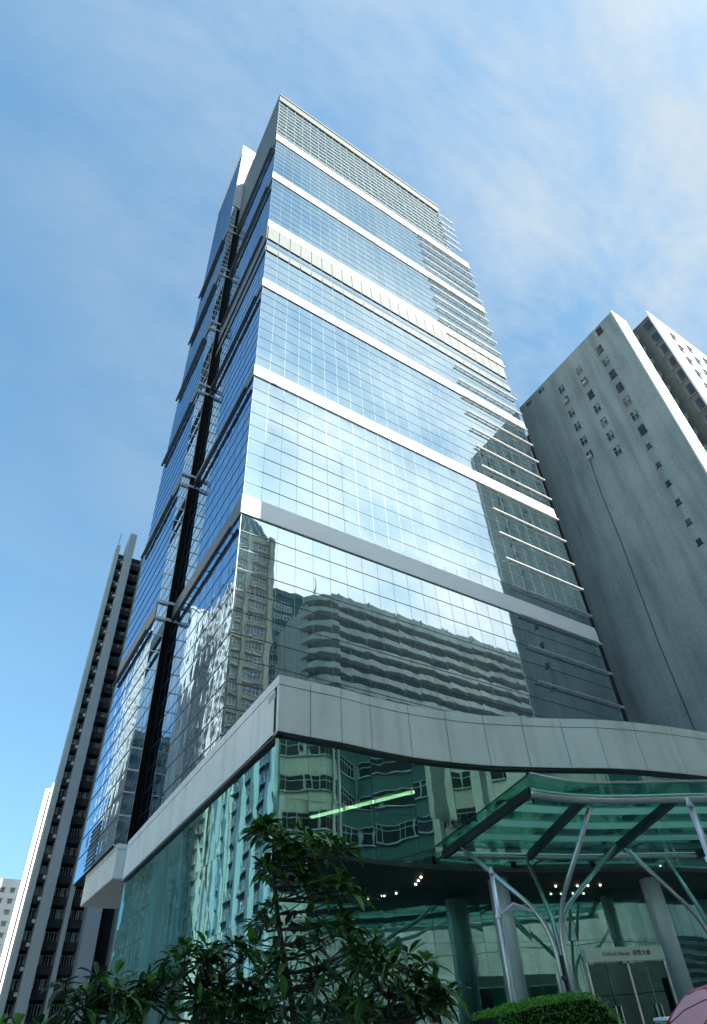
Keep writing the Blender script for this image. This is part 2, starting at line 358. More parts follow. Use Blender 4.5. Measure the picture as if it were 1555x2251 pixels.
for z in (143.9, 144.5+3.1, 151.0, 154.4, 158.8):
    m = MB(); m.box(54.0, 58.4, TY-.36, TY-.24, z-.32, z-.12); m.box(54.0, 58.4, TY-.56, TY-.44, z-.30, z-.10); m.box(57.2, 57.3, TY-.44, TY-.3, z-.28, z-.14); m.box(54.2, 54.4, TY-.44, TY-.02, z-.28, z-.14)
    m.build('crown_fin', 'fin_metal', tower)

# rear wing, seen left of the dark slot
WX, WY, WB = 11.15, 56.0, 72.0
wing = thing('rear_tower_wing', (WX, WY, 0), 'glass rear wing of the mirror tower beyond the dark vertical slot', 'office tower')
m = MB(); m.box(WX+.08, 12.2, WY+.08, WB, 16.6, 186.5); m.box(12.21, 60, WY+3.0, WB, 16.6, 186.5)
m.build('body', 'slot_dark', wing)
ZS = [16.6]+FLOORS[3:-1]+[140.2, 144.5, 148.5, 152.5, 156.5, 160.5, 164.5, 168.5, 172.5, 176.5, 181.0]
ZZ = [16.6]+sum([[z, (z+zn)/2] for z, zn in zip(ZS[1:-1], ZS[2:])], [])+[181.0]
for z0, z1 in zip([16.6]+[b[0] for b in BANDS], [b[0] for b in BANDS]+[181.0]):
    zz = [z for z in ZZ if z0+.3 < z < z1-.3]; zz = [z0]+zz+[z1]
    panes('side_glass_zone', 'side_glass', (WX, WY), SU, SN, WB-WY, zz, 1.8, wing)
    panes('end_glass_zone', 'front_glass', (WX, WY), FU, FN, 1.05, zz, 1.1, wing)
m = MB()                                                  # one connected ladder of end transoms
xs = [WX-.02, WX+.0, WX+1.03, WX+1.05]; zs_ = sorted(sum([[z-.06, z+.06] for z in ZZ], []))
vid = {}
for a_, x in enumerate(xs):
    for b_, z in enumerate(zs_): vid[a_, b_] = len(m.v); m.v.append((x, WY-.05, z))
for a_ in range(3):
    for b_ in range(len(zs_)-1):
        if a_ == 1 and b_ % 2: continue
        m.f.append((vid[a_, b_], vid[a_+1, b_], vid[a_+1, b_+1], vid[a_, b_+1]))
ob = m.build('end_mullion', 'fin_metal', wing); so = ob.modifiers.new('t', 'SOLIDIFY'); so.thickness = .03
m = MB()
for z in ZZ: m.box(WX-.04, WX-.01, WY+.02, WB, z-.035, z+.035)
m.build('side_mullion_grid', 'dark_metal', wing)
for z0, z1 in BANDS:
    box(WX-.14, WX-.04, WY+.01, WB, z0, z1).build('side_band', 'side_panel', wing)  # the wing's bands carry the side's shade in their colour too
    m = MB()
    for dx in (.22, .38): m.tube([(WX-dx, WY+2.0, z0-.45), (WX-dx, WB+.2, z0-.45)], .10, 8)
    for yb in (58.5, 63, 67, 71): m.box(WX-.36, WX-.02, yb-.05, yb+.05, z0-.5, z0-.4)
    m.build('side_fin', 'dark_metal', wing)
    m = MB()                                              # pairs of rails crossing the slot
    for z in (z0, z1-.1): m.box(WX-.05, 12.9, WY-.30, WY-.20, z-.12, z-.02); m.box(WX-.05, 12.9, WY-.30, WY-.20, z+.08, z+.18)
    m.box(WX+.5, WX+.56, WY-.19, WY-.06, z0-.05, z0+.1)
    m.build('slot_rail', 'fin_metal', wing)
m = MB()
for i in range(19): m.box(WX+.02, 15, WY-.16, WY-.07, 150.2+i*1.62, 150.75+i*1.62)
m.box(WX+.03, 15, WY-.06, WY+.3, 150.2, 180.9); m.build('end_louvre', 'end_panel', wing)
m = MB(); m.box(WX-.1, 17, WY-.15, WB, 181.6, 187.5); m.build('roof_cap', 'white_band', wing)
box(WX-.05, 17, WY-.05, WB, 181.01, 181.59).build('roof_gutter', 'grey_panel', wing)
m = MB(); m.box(WX+.25, 18, WY-.8, 67.0, 13.9, 16.15); m.box(WX+.21, 18, WY-.85, 67.0, 16.16, 16.55); m.build('base_box', 'fascia_panel', wing)
box(WX+.27, 18, WY-.78, 66.9, 13.80, 13.89).build('soffit', 'soffit_panel', wing)
m = MB()
for i in range(9): m.box(WX-.06, WX+.0, 63.2, 67.2, 16.9+i*.45, 17.1+i*.45)
m.build('louvre', 'dark_metal', wing)

# ---------------------------------------------------------------- glass lobby podium
PL = [(9.60,20.65),(11.07,20.62),(12.54,20.55),(14.1,20.6),(16.2,20.55),(18.2,20.27),(20.2,19.8),(22.1,19.12),(24.05,18.35),(25.8,17.6),(27.9,16.95),(30.3,16.4),(32.9,15.95),(35.6,15.7),(38.5,15.7),(41.5,15.9),(45,16.4)]
ZB, ZT, PE = 12.05, 14.6, (10.45, 47.3)
pod = thing('lobby_podium', (9.6, 20.65, 0), 'low green-glass lobby podium under a curved pale metal fascia', 'lobby')
SP = smooth_path([(x, y, 0) for x, y in PL], 4)
def nrm(i):
    a, b = SP[max(i-1, 0)], SP[min(i+1, len(SP)-1)]; t = (b-a).normalized(); return Vector((t.y, -t.x, 0))
OFF = [SP[i]+nrm(i)*.0 for i in range(len(SP))]
def strip(pts, z0, z1, name, mat, parent, back=.25, smooth=False):
    m = MB(); n = len(pts)
    nb = []
    for i in range(n):
        a, b = pts[max(i-1, 0)], pts[min(i+1, n-1)]; t = (Vector(b)-Vector(a)).normalized(); nb.append(Vector(pts[i])+Vector((-t.y, t.x, 0))*back)
    ring = [(p[0], p[1]) for p in pts]+[(p.x, p.y) for p in reversed(nb)]
    return m.prism(ring, z0, z1).build(name, mat, parent, smooth)
for k in range(len(PL)-1):                               # fascia panels with open joints
    seg = [Vector(p) for p in OFF[k*4:k*4+5]]
    d = (seg[1]-seg[0]).normalized(); e = (seg[-1]-seg[-2]).normalized()
    if k: seg[0] = seg[0]+d*.018
    seg[-1] = seg[-1]-e*.018
    strip(seg, ZB, ZT-.47, 'fascia_panel', 'fascia_panel', pod)
    strip([p+nrm(k*4+i)*.02 for i, p in enumerate(seg)], ZT-.44, ZT, 'coping_panel', 'fascia_panel', pod)
strip([p-nrm(i)*.2 for i, p in enumerate(OFF)], ZB+.05, ZT-.05, 'fascia_backing', 'slot_dark', pod)
strip([p-nrm(i)*.02 for i, p in enumerate(OFF)], ZB-.13, ZB-.01, 'fascia_lip', 'dark_steel', pod, .3)
a, b = Vector((9.6, 20.66, 0)), Vector((*PE, 0)); sdv = (b-a).normalized(); sn = Vector((-sdv.y, sdv.x, 0))
SL = (b-a).length
for i in range(12):
    u0, u1 = i*SL/12+.012, (i+1)*SL/12-.012
    m = MB().obox(a, sdv, sn, u0, u1, -.25, 0, ZB, ZT-.47); m.build('side_fascia_panel', 'fascia_panel', pod)
MB().obox(a, sdv, sn, .0, SL, -.25, .02, ZT-.44, ZT).build('side_coping', 'fascia_panel', pod)
MB().obox(a, sdv, sn, .3, SL, -.4, -.27, ZB+.05, ZT-.05).build('side_fascia_backing', 'slot_dark', pod)
MB().obox(a, sdv, sn, .02, SL, -.3, -.02, ZB-.13, ZB-.01).build('side_fascia_lip', 'dark_steel', pod)
ROOF = [(p.x, p.y+.35) for p in OFF]+[(45, 36.4), (12.6, 36.4), (12.2, 47.2), (10.8, 47.2)]
MB().prism([(x, y) for x, y in ROOF], ZT-.9, ZT-.6).build('roof', 'soffit_panel', pod)
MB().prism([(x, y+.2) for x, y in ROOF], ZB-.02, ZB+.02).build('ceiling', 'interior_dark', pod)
ZR = [0, 3.05, 5.75, 8.9, ZB-.14]
ZU, ZS_ = [7.62, 9.5, ZB-.14], [.46, 3.05, 5.3, 7.44]
def pane_row(k, z0, z1, back, name='glass_pane'):
    seg = [p-nrm(k*4+i)*back for i, p in enumerate(OFF[k*4:k*4+5])]
    d = (seg[1]-seg[0]).normalized(); e = (seg[-1]-seg[-2]).normalized()
    seg[0] = seg[0]+d*.008; seg[-1] = seg[-1]-e*.008
    pts = [(p.x, p.y+random.uniform(-.006, .006)) for p in seg]; n = len(pts)
    MB().add([(x, y, z0+.006) for x, y in pts]+[(x, y, z1-.006) for x, y in pts], [(i, i+1, n+i+1, n+i) for i in range(n-1)]).build(name, 'lobby_glass', pod, True)
for k in range(len(PL)-1):                               # upper glazing at the fascia line, lower glazing set back under a soffit
    for z0, z1 in zip(ZU[:-1], ZU[1:]): pane_row(k, z0, z1, .22)
    for z0, z1 in zip(ZS_[:-1], ZS_[1:]): pane_row(k, z0, z1, .22 if k == 0 else 3.6)
for z0, z1 in zip(ZS_[:-1], ZS_[1:]):
    MB().add([(11.07, 20.9, z0+.006), (11.07, 24.2, z0+.006), (11.07, 24.2, z1-.006), (11.07, 20.9, z1-.006)], [(0, 1, 2, 3)]).build('return_pane', 'lobby_glass', pod)
SOF = [(p.x-nrm(i).x*.2, p.y-nrm(i).y*.2) for i, p in enumerate(OFF)][4:]; SOB = [(p.x-nrm(i).x*6, p.y-nrm(i).y*6) for i, p in enumerate(OFF)][4:]
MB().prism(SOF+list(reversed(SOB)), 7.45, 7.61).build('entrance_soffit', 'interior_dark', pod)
for r in range(4):
    for i in range(12):
        u0, u1 = i*SL/12+.008, (i+1)*SL/12-.008; P = lambda u: a+sdv*u-sn*.2
        p, q = P(max(u0, .1)), P(u1); j = random.uniform(-.006, .006)
        m = MB().add([(p.x+j, p.y, ZR[r]+.006), (q.x-j, q.y, ZR[r]+.006), (q.x+j, q.y, ZR[r+1]-.006), (p.x, p.y, ZR[r+1]-.006)], [(0, 3, 2, 1)])
        m.build('side_glass_pane', 'lobby_side_glass', pod)
# spider fittings where four panes meet, held by thin rods
for k in range(2, 13, 1):
    c = OFF[k*4]-nrm(k*4)*.26; t = (OFF[k*4+1]-OFF[k*4-1]).normalized()
    for z in (7.75, 9.5):
        m = MB()
        for su in (-1, 1):
            for sv in (-1, 1):
                e = c+t*su*.13+Vector((0, 0, z+sv*.13)); m.tube([c+Vector((0, 0, z))-nrm(k*4)*.1, e], .014, 6); m.tube([e-nrm(k*4)*-.07, e-nrm(k*4)*.02], .028, 8)
        m.build('spider_fitting', 'steel', pod)
    m = MB(); cc = c-nrm(k*4)*.14; m.tube([cc+Vector((0, 0, 7.62)), cc+Vector((0, 0, ZB-.1))], .016, 6); m.tube([cc+Vector((.3, .1, 7.62)), cc+Vector((.3, .1, ZB-.1))], .010, 6); m.build('glass_rod', 'steel', pod)
# interior
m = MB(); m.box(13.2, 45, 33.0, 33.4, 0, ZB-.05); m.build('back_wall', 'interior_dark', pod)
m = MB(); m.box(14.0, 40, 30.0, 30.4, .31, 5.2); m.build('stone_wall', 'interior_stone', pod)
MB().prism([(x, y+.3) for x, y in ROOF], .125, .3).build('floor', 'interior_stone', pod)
for x, y in ((10.62, 23.0), (20.7, 21.25), (27.75, 18.7), (35, 17.2), (10.9, 29.2), (11.1, 35.2), (11.4, 41.2)):
    MB().tube([(x, y, .3), (x, y, ZB-.06)], .42, 24).build('column', 'column_clad', pod, True)
ca, cb = Vector((15.0, 27.9, 0)), Vector((17.65, 22.6, 0)); cu_ = (cb-ca).normalized(); cn_ = Vector((cu_.y, -cu_.x, 0)); cl_ = (cb-ca).length
MB().obox(ca, cu_, cn_, 0, cl_, -.09, .09, 11.30, 11.40).build('cove_light', 'cove_light', pod)
MB().obox(ca, cu_, cn_, 0, cl_, -.3, .3, 11.42, 11.8).build('bulkhead', 'interior_dark', pod)
for x, y, z in ((17.0,21.9,7.39),(17.3,22.5,7.39),(17.6,23.1,7.39),(24.3,21.2,7.39),(24.8,21.0,7.39),(25.3,20.8,7.39),(25.8,20.6,7.39),(26.3,20.3,7.39),(31.2,20.1,8.6),(31.9,20.0,8.6)):
    MB().tube([(x, y, z), (x, y, z+.05)], .038, 10).build('downlight', 'spot_light', pod)

# ---------------------------------------------------------------- entrance canopy
can = thing('entrance_canopy', (19, 16, .45), 'curved glass canopy on branching steel tube columns over the entrance', 'canopy')
BK = smooth_path([(17.0, 20.85-.7, 7.9), (20.2, 19.75-.6, 7.9), (23.1, 18.2, 7.9), (25.9, 16.9, 7.9), (28.5, 15.8, 7.9), (32, 15.1, 7.9), (36, 14.7, 7.9)], 5)
FR = smooth_path([(14.9, 13.15, 7.9), (16.1, 13.05, 7.9), (17.3, 12.75, 7.9), (18.8, 12.1, 7.9), (20.95, 11.0, 7.9), (24.0, 9.9, 7.9), (28, 9.2, 7.9)], 5)
def lerp(f, s, z=None):                                   # point at fraction f along the canopy and s from back to front
    i = f*(len(BK)-1); k = min(int(i), len(BK)-2); t = i-k
    p = (BK[k]*(1-t)+BK[k+1]*t)*(1-s)+(FR[k]*(1-t)+FR[k+1]*t)*s
    return Vector((p.x, p.y, z if z is not None else p.z))
MB().tube(FR, .155, 14).build('front_tube', 'steel', can, True)
MB().tube(BK, .125, 14).build('rear_tube', 'steel', can, True)
for fr_, ff_ in ((0, 0), (.19, .30), (.385, .60), (.62, .95)):
    p, q = lerp(fr_, -.02), lerp(ff_, 1.0)
    d = (q-p).normalized(); n = Vector((d.y, -d.x, 0)); m = MB()
    m.add([p-n*.1+Vector((0,0,-.14)), p+n*.1+Vector((0,0,-.14)), p+n*.1+Vector((0,0,.16)), p-n*.1+Vector((0,0,.16)),
           q-n*.1+Vector((0,0,-.10)), q+n*.1+Vector((0,0,-.10)), q+n*.1+Vector((0,0,.16)), q-n*.1+Vector((0,0,.16))],
          [(0,3,2,1),(4,5,6,7),(0,1,5,4),(1,2,6,5),(2,3,7,6),(3,0,4,7)]); m.build('beam', 'dark_steel', can)
for s in (.22, .46, .70):                                # translucent light louvres under the glass
    m = MB(); k = 30; vs = []
    for i in range(k+1):
        f = .012+i/k*.985
        vs += [lerp(f, s-.048, 8.185), lerp(f, s+.048, 8.185), lerp(f, s+.048, 8.21), lerp(f, s-.048, 8.21)]
    fs = [(i*4+a_, (i+1)*4+a_, (i+1)*4+(a_+1) % 4, i*4+(a_+1) % 4) for i in range(k) for a_ in range(4)]
    m.add(vs, fs+[(0, 1, 2, 3), (4*k+3, 4*k+2, 4*k+1, 4*k)]); m.build('light_louvre', 'frosted', can)
for s0, s1 in ((-.03, .34), (.345, .58), (.585, .82), (.825, 1.075)):
    m = MB(); k = 30; vs = []
    for i in range(k+1):
        f = -.0+i/k; e = Vector((-.35, 0, 0)) if i == 0 else Vector()
        vs += [lerp(f, s0, 8.22)+e, lerp(f, s1, 8.22)+e, lerp(f, s1, 8.245)+e, lerp(f, s0, 8.245)+e]
    fs = [(i*4+a_, (i+1)*4+a_, (i+1)*4+(a_+1) % 4, i*4+(a_+1) % 4) for i in range(k) for a_ in range(4)]
    m.add(vs, fs+[(0, 1, 2, 3), (4*k+3, 4*k+2, 4*k+1, 4*k)]); m.build('roof_glass', 'canopy_sheet', can)
MB().tube([lerp(i/30, 1.085, 8.24)+(Vector((-.35, 0, 0)) if i == 0 else Vector()) for i in range(31)], .035, 8).build('edge_trim', 'steel', can)
MB().tube([lerp(0, s_, 8.24)+Vector((-.36, 0, 0)) for s_ in (-.03, .3, .6, 1.085)], .022, 8).build('side_trim', 'dark_steel', can)
for f in (0.0, .235, .5, .78):
    p = lerp(f, -.02); q = p+Vector((.25, .95, 0))
    MB().tube([p+Vector((0, 0, .0)), q], .05, 8).build('wall_bracket', 'dark_steel', can)
def tree_column(bx, by, tips, zb):
    col = MB
    for i, (tx, ty) in enumerate(tips):
        d = Vector((tx-bx, ty-by, 0)); d.normalize(); o = Vector((bx, by, 0))+d*.16
        top = Vector((tx, ty, 7.72)); bz = zb[i]
        MB().tube(bend((o.x, o.y, .45), (o.x, o.y, bz), top, 1.1, 10), .085, 12).build('column_tube', 'steel', can, True)
    m = MB()
    for z in (1.2, 2.2, 3.2): m.tube([(bx, by, z), (bx, by, z+.12)], .2, 12)
    m.tube([(bx, by, .45), (bx, by, 3.9)], .06, 10)
    m.build('column_collar', 'dark_steel', can)
    MB().tube([(bx, by, .45), (bx, by, .52)], .42, 20).build('column_base', 'steel', can)
tree_column(18.0, 16.1, [(16.45, 18.5), (20.6, 19.2), (22.3, 16.0), (17.4, 13.0)], (4.9, 4.9, 5.0, 5.0))
tree_column(25.4, 15.05, [(22.85, 16.0), (26.2, 16.5), (30.0, 12.8), (23.6, 10.6)], (4.9, 5.0, 5.0, 5.0))

# ---------------------------------------------------------------- entrance portal
portal = thing('entrance_portal', (21.5, 18.0, .45), 'cream name board over tall dark glass doors under the canopy', 'entrance')
po = Vector((21.55, 18.15, 0)); pq = Vector((24.45, 16.85, 0)); pu = (pq-po).normalized(); pn = Vector((pu.y, -pu.x, 0)); PW = (pq-po).length
MB().obox(po, pu, pn, 0, PW, -.25, .05, 3.98, 4.44).build('sign_board', 'sign_board', portal)
for u_ in (0, PW*.52, PW): MB().obox(po, pu, pn, u_-.04, u_+.04, -.2, -.06, .45, 3.97).build('door_post', 'steel', portal)
for u0, u1 in ((.05, PW*.26-.01), (PW*.26+.01, PW*.52-.05), (PW*.52+.05, PW*.76-.01), (PW*.76+.01, PW-.05)):
    dd = MB().obox(po, pu, pn, u0, u1, -.14, -.12, .47, 3.95).build('door', 'door_glass', portal)
    um = u1-.09 if (u1 < PW*.3 or PW*.6 < u1 < PW*.8) else u0+.09
    MB().tube([po+pu*um+pn*-.05+Vector((0, 0, 1.3)), po+pu*um+pn*-.05+Vector((0, 0, 2.6))], .022, 8).build('handle', 'steel', dd)
for u_ in (.16, PW*.48, PW*.56): MB().obox(po, pu, pn, u_-.09, u_+.09, -.1, .0, 3.90, 3.975).build('door_closer', 'fin_metal', portal)
def text(s, size, o, u, n, z, mat, parent, name):
    cu = bpy.data.curves.new('t', 'FONT'); cu.body = s; cu.size = size; cu.align_x = 'CENTER'; cu.align_y = 'CENTER'; cu.extrude = .006
    ob = bpy.data.objects.new('t', cu); C.objects.link(ob); bpy.context.view_layer.update()
    me = bpy.data.meshes.new_from_object(ob.evaluated_get(bpy.context.evaluated_depsgraph_get())); bpy.data.objects.remove(ob)
    off = world_of(parent)
    for v in me.vertices:
        p = o+u*v.co.x+n*(v.co.z+.058)+Vector((0, 0, z+v.co.y)); v.co = p-off
    me.materials.clear(); me.materials.append(MATS[mat])
    t = bpy.data.objects.new(name, me); C.objects.link(t); t.parent = parent; return t
text('Oxford House  濠豐大廈', .19, po+pu*PW*.52, pu, pn, 4.22, 'sign_letter', portal, 'sign_lettering')

# ---------------------------------------------------------------- right-hand apartment block
rb = thing('grey_apartment_block', (66.3, 19.2, 0), 'stained grey concrete apartment block right of the glass tower', 'apartment block')
box(66.3, 70.0, 19.25, 40.6, 0, 96.4).build('wall', 'grey_wall', rb)
box(66.25, 70.0, 19.05, 19.24, 0, 96.6).build('end_wall', 'white_wall', rb)
box(70.01, 72.2, 20.6, 40.5, 0, 95.5).build('recess_wall', 'recess_wall', rb)
for i in range(0, 26, 4): box(66.285, 66.31, 19.3, 40.5, 3+i*3.55, 3.012+i*3.55).build('floor_joint', 'joint_dark', rb)
def rbwin(y, z, wd, ht, kind):
    fr = MB(); fr.box(66.24, 66.32, y-wd/2-.06, y+wd/2+.06, z-ht/2-.07, z-ht/2); fr.box(66.18, 66.32, y-wd/2-.1, y+wd/2+.1, z-ht/2-.14, z-ht/2-.071)
    if kind != 'hole':
        fr.box(66.25, 66.3, y-.03, y+.03, z-ht/2, z+ht/2); fr.box(66.25, 66.3, y-wd/2, y+wd/2, z+.2, z+.26)
    wn = box(66.27, 66.31, y-wd/2, y+wd/2, z-ht/2, z+ht/2).build('window', 'window_dark', rb)
    fr.build('frame', 'spandrel_dark' if kind == 'hole' else 'pillar_grey', wn)
    if kind == 'pane': box(66.225, 66.245, y-wd*.42, y-.02, z-.1, z+ht*.42).build('open_sash', 'curtain_pale', wn)
    if kind == 'ac': box(65.85, 66.22, y-.32, y+.32, z-ht/2+.1, z-ht/2+.6).build('air_conditioner', 'ac_unit', wn)
for i, z in enumerate((95.0, 91.3, 87.7, 84.3, 80.8, 77.3, 73.8, 70.5)): rbwin(23.4 if i else 22.1, z, 1.0, 1.75, ('hole', 'hole', 'pane', 'hole', 'hole', 'pane', 'pane', 'hole')[i])
for z in (67.2, 63.3, 59.6, 56.1, 52.6, 49.2, 45.7, 42.2): rbwin(23.7, z, .62, .85, 'hole')
for i, z in enumerate((91.3, 88.0, 84.4, 80.8, 77.3, 74.0, 70.5)): rbwin(27.75, z, 1.0, 1.75, ('pane', 'ac', 'hole', 'pane', 'pane', 'pane', 'pane')[i])
for i, z in enumerate((91.0, 87.9, 84.4, 80.8, 77.2, 73.7)): rbwin(31.8, z, 1.0, 1.75, ('pane', 'ac', 'pane', 'pane', 'pane', 'ac')[i])
for y in (35.3, 38.4): rbwin(y, 95.2, 1.2, .8, 'pane')
MB().tube([(66.24, 32.1, 73), (66.24, 32.5, 66), (66.24, 32.6, 56), (66.24, 33.2, 40), (66.24, 33.3, 2)], .06, 6).build('drain_pipe', 'recess_wall', rb)

rb2 = thing('white_apartment_wing', (72.2, 16.3, 0), 'white rear wing with dark recessed balconies at the right edge', 'apartment block')
box(72.25, 110, 16.5, 45, 0, 96.4).build('wall', 'recess_wall', rb2)  # flank's shade is put into its dark colour; the sunlit front is white
box(72.05, 110, 16.25, 16.49, 0, 97.4).build('front_wall', 'white_wall', rb2)
for i in range(26):
    z = 95.6-3.55*i
    wn = box(72.19, 72.24, 16.75, 17.75, z-2.5, z-.2).build('balcony_opening', 'window_dark', rb2); box(72.12, 72.3, 16.6, 17.9, z-2.72, z-2.51).build('sill', 'grey_panel', wn)
    if i < 14:
        wn = box(72.19, 72.24, 19.2, 19.9, z-2.0, z-.9).build('window', 'curtain_pale', rb2)
        box(71.85, 72.18, 19.45, 20.0, z-2.6, z-2.1).build('air_conditioner', 'ac_unit', wn)
for i in range(16):
    for j, x in enumerate((76.0, 80.5, 85.0, 89.5)):
        z = 93.6-3.55*i
        wn = box(x, x+1.5, 16.21, 16.24, z-1.6, z).build('front_window', 'window_dark', rb2); box(x-.1, x+1.6, 16.0, 16.2, z+.05, z+.15).build('hood', 'grey_panel', wn)

# ---------------------------------------------------------------- dark residential tower, left
dt = thing('dark_balcony_tower', (9.8, 105, 0), 'dark residential tower of stacked balconies between pale concrete pillars', 'apartment block')
DY = 105.0
box(11.0, 40, DY+1.6, DY+2.6, 0, 88.0).build('wall', 'spandrel_dark', dt)
PIL = [(10.4, 11.1, DY-1.0, 88.2, 'pillar_pale'), (12.3, 13.6, DY-2.6, 91.0, 'pillar_grey'), (15.9, 16.5, DY-1.2, 88.2, 'pillar_pale'), (18.6, 20.6, DY-2.6, 91, 'pillar_grey'), (23.2, 24, DY-1.2, 88, 'pillar_pale'), (26.6, 28.4, DY-2.6, 91, 'pillar_grey')]
for x0, x1, y0, z, mt in PIL: box(x0, x1, y0, DY+1.59, 0, z).build('pillar', mt, dt)
BAYS = [(11.11, 12.29), (13.61, 15.89), (16.51, 18.59), (20.61, 23.19), (24.01, 26.59)]
nb = 0
for bi, (x0, x1) in enumerate(BAYS[:3]):
    for f in range(31):
        z = 86.6-2.86*f
        if z < 2: continue
        b_ = box(x0, x1, DY-.1, DY+1.58, z-2.86+.0, z-1.75).build('balcony', 'spandrel_dark', dt)
        m = MB(); k = 2 if x1-x0 > 1.5 else 1; d = (x1-x0)/k; pm = MB()
        for i in range(k):
            a0, a1 = x0+i*d+.16, x0+(i+1)*d-.12
            t = random.random()
            m.box(a0, a1, DY+.9, DY+.96, z-1.75, z-1.68); m.box(a0, a1, DY+.9, DY+.96, z-.5, z-.43); m.box((a0+a1)/2-.04, (a0+a1)/2+.04, DY+.9, DY+.96, z-1.68, z-.5); m.box(a0, a0+.06, DY+.9, DY+.96, z-1.68, z-.5); m.box(a1-.06, a1, DY+.9, DY+.96, z-1.68, z-.5)
            if t < .6: pm.box(a0+.06, a0+(a1-a0)*random.uniform(.45, .95), DY+1.0, DY+1.04, z-1.68, z-.5)
        m.build('window_frame', 'window_frame', b_)
        if pm.v: pm.build('curtain', 'curtain_pale', b_)
        if bi == 0 and f % 1 == 0: box(x1-.45, x1-.02, DY-.75, DY-.12, z-2.5, z-2.05).build('air_conditioner', 'ac_unit', b_)
for x0, x1 in BAYS[3:]:
    for f in range(6): box(x0, x1, DY-.1, DY+1.58, 86.6-2.86*(f+25)-2.86, 86.6-2.86*(f+25)-1.75).build('balcony', 'spandrel_dark', dt)
for x in (10.7,): MB().tube([(x, DY, 88), (x, DY, 92.5)], .05, 6).build('roof_mast', 'dark_metal', dt)

wt = thing('white_slab_tower', (20, 226, 0), 'tall narrow sunlit white tower edge beside the dark balcony tower', 'apartment block')
box(19.8, 32, 226, 228, 0, 78).build('wall', 'white_wall', wt); box(20.5, 21.0, 225.5, 225.99, 0, 78).build('pilaster', 'white_wall', wt); box(21.05, 21.4, 225.9, 225.99, 0, 77).build('groove', 'recess_wall', wt)
box(21.45, 32, 225.2, 225.99, 0, 80).build('front_bay', 'white_wall', wt)
fw = thing('white_windowed_block', (14, 240, 0), 'distant bright white block with rows of small windows, far left', 'apartment block')
box(14.0, 34, 240, 260, 0, 52.4).build('wall', 'white_wall', fw)
for i in range(15):
    for x in (15.6, 18.6, 21.6, 24.6, 27.6):
        z = 49.6-3.2*i; wn = box(x, x+1.3, 239.9, 239.99, z-1.2, z).build('window', 'curtain_pale', fw); box(x-.2, x+1.5, 239.5, 239.98, z+.05, z+.25).build('hood', 'pillar_grey', wn)

# ---------------------------------------------------------------- buildings across the street (mirrored in the glass)
def windows(mb_glass, mb_frame, o, u, n, u0, u1, z0, z1, k, hz=True):
    mb_glass.obox(o, u, n, u0, u1, .0, .03, z0, z1)
    for i in range(k+1): a_ = u0+i*(u1-u0)/k; mb_frame.obox(o, u, n, a_-.05, a_+.05, .031, .10, z0, z1)
    mb_frame.obox(o, u, n, u0, u1, .031, .09, z1-.1, z1); mb_frame.obox(o, u, n, u0-.1, u1+.1, .031, .22, z0-.15, z0)
    if hz: mb_frame.obox(o, u, n, u0, u1, .031, .09, z0+(z1-z0)*.62, z0+(z1-z0)*.62+.08)
bt = thing('beige_apartment_tower', (32.9, -20, 0), 'slim beige tower with white-framed windows mirrored in the corner glass', 'apartment block')
box(33.0, 41.0, -24.0, -20.01, 0, 94).build('wall', 'beige_wall', bt)
for x0, x1 in ((35.0, 35.7), (39.9, 41.2)): box(x0, x1, -20.0, -19.2, 0, 94.3).build('pilaster', 'beige_wall', bt)
bo, bu, bn = (0, -20.0), (1, 0), (0, 1)
for f in range(29):
    z = 92-3.2*f
    if z < 3: break
    for u0, u1, k in ((33.3, 34.7, 2), (36.4, 39.4, 4)):
        mg, mf = MB(), MB(); windows(mg, mf, bo, bu, bn, u0, u1, z-1.7, z-.1, k)
        wn = mg.build('window', 'window_blue', bt); mf.build('frame', 'white_wall', wn)
        box(u0-.2, u1+.2, -19.99, -19.35, z+.1, z+.25).build('hood', 'beige_wall', wn)
m = MB(); n_ = 12; prof = [(8, 0), (7.2, 2.2), (5.6, 4.8), (3.4, 7.0), (1.5, 8.2), (.3, 10)]
vs = []
for r_, h_ in prof: vs += [(33+r_*.5+ (3.2 if 0 else 0)+math.cos(2*math.pi*i/n_)*r_*.48, -22.1+math.sin(2*math.pi*i/n_)*r_*.23, 94.01+h_) for i in range(n_)]
m.add(vs, [(j*n_+i, j*n_+(i+1) % n_, (j+1)*n_+(i+1) % n_, (j+1)*n_+i) for j in range(len(prof)-1) for i in range(n_)]); m.build('roof', 'slate_roof', bt)
m = MB()
for i in range(n_):
    m.tube([(33+r_*.5+math.cos(2*math.pi*(i+.5)/n_)*r_*.475, -22.1+math.sin(2*math.pi*(i+.5)/n_)*r_*.225, 94.05+h_) for r_, h_ in prof[:-1]], .1, 5)
m.build('roof_rib', 'white_wall', bt)

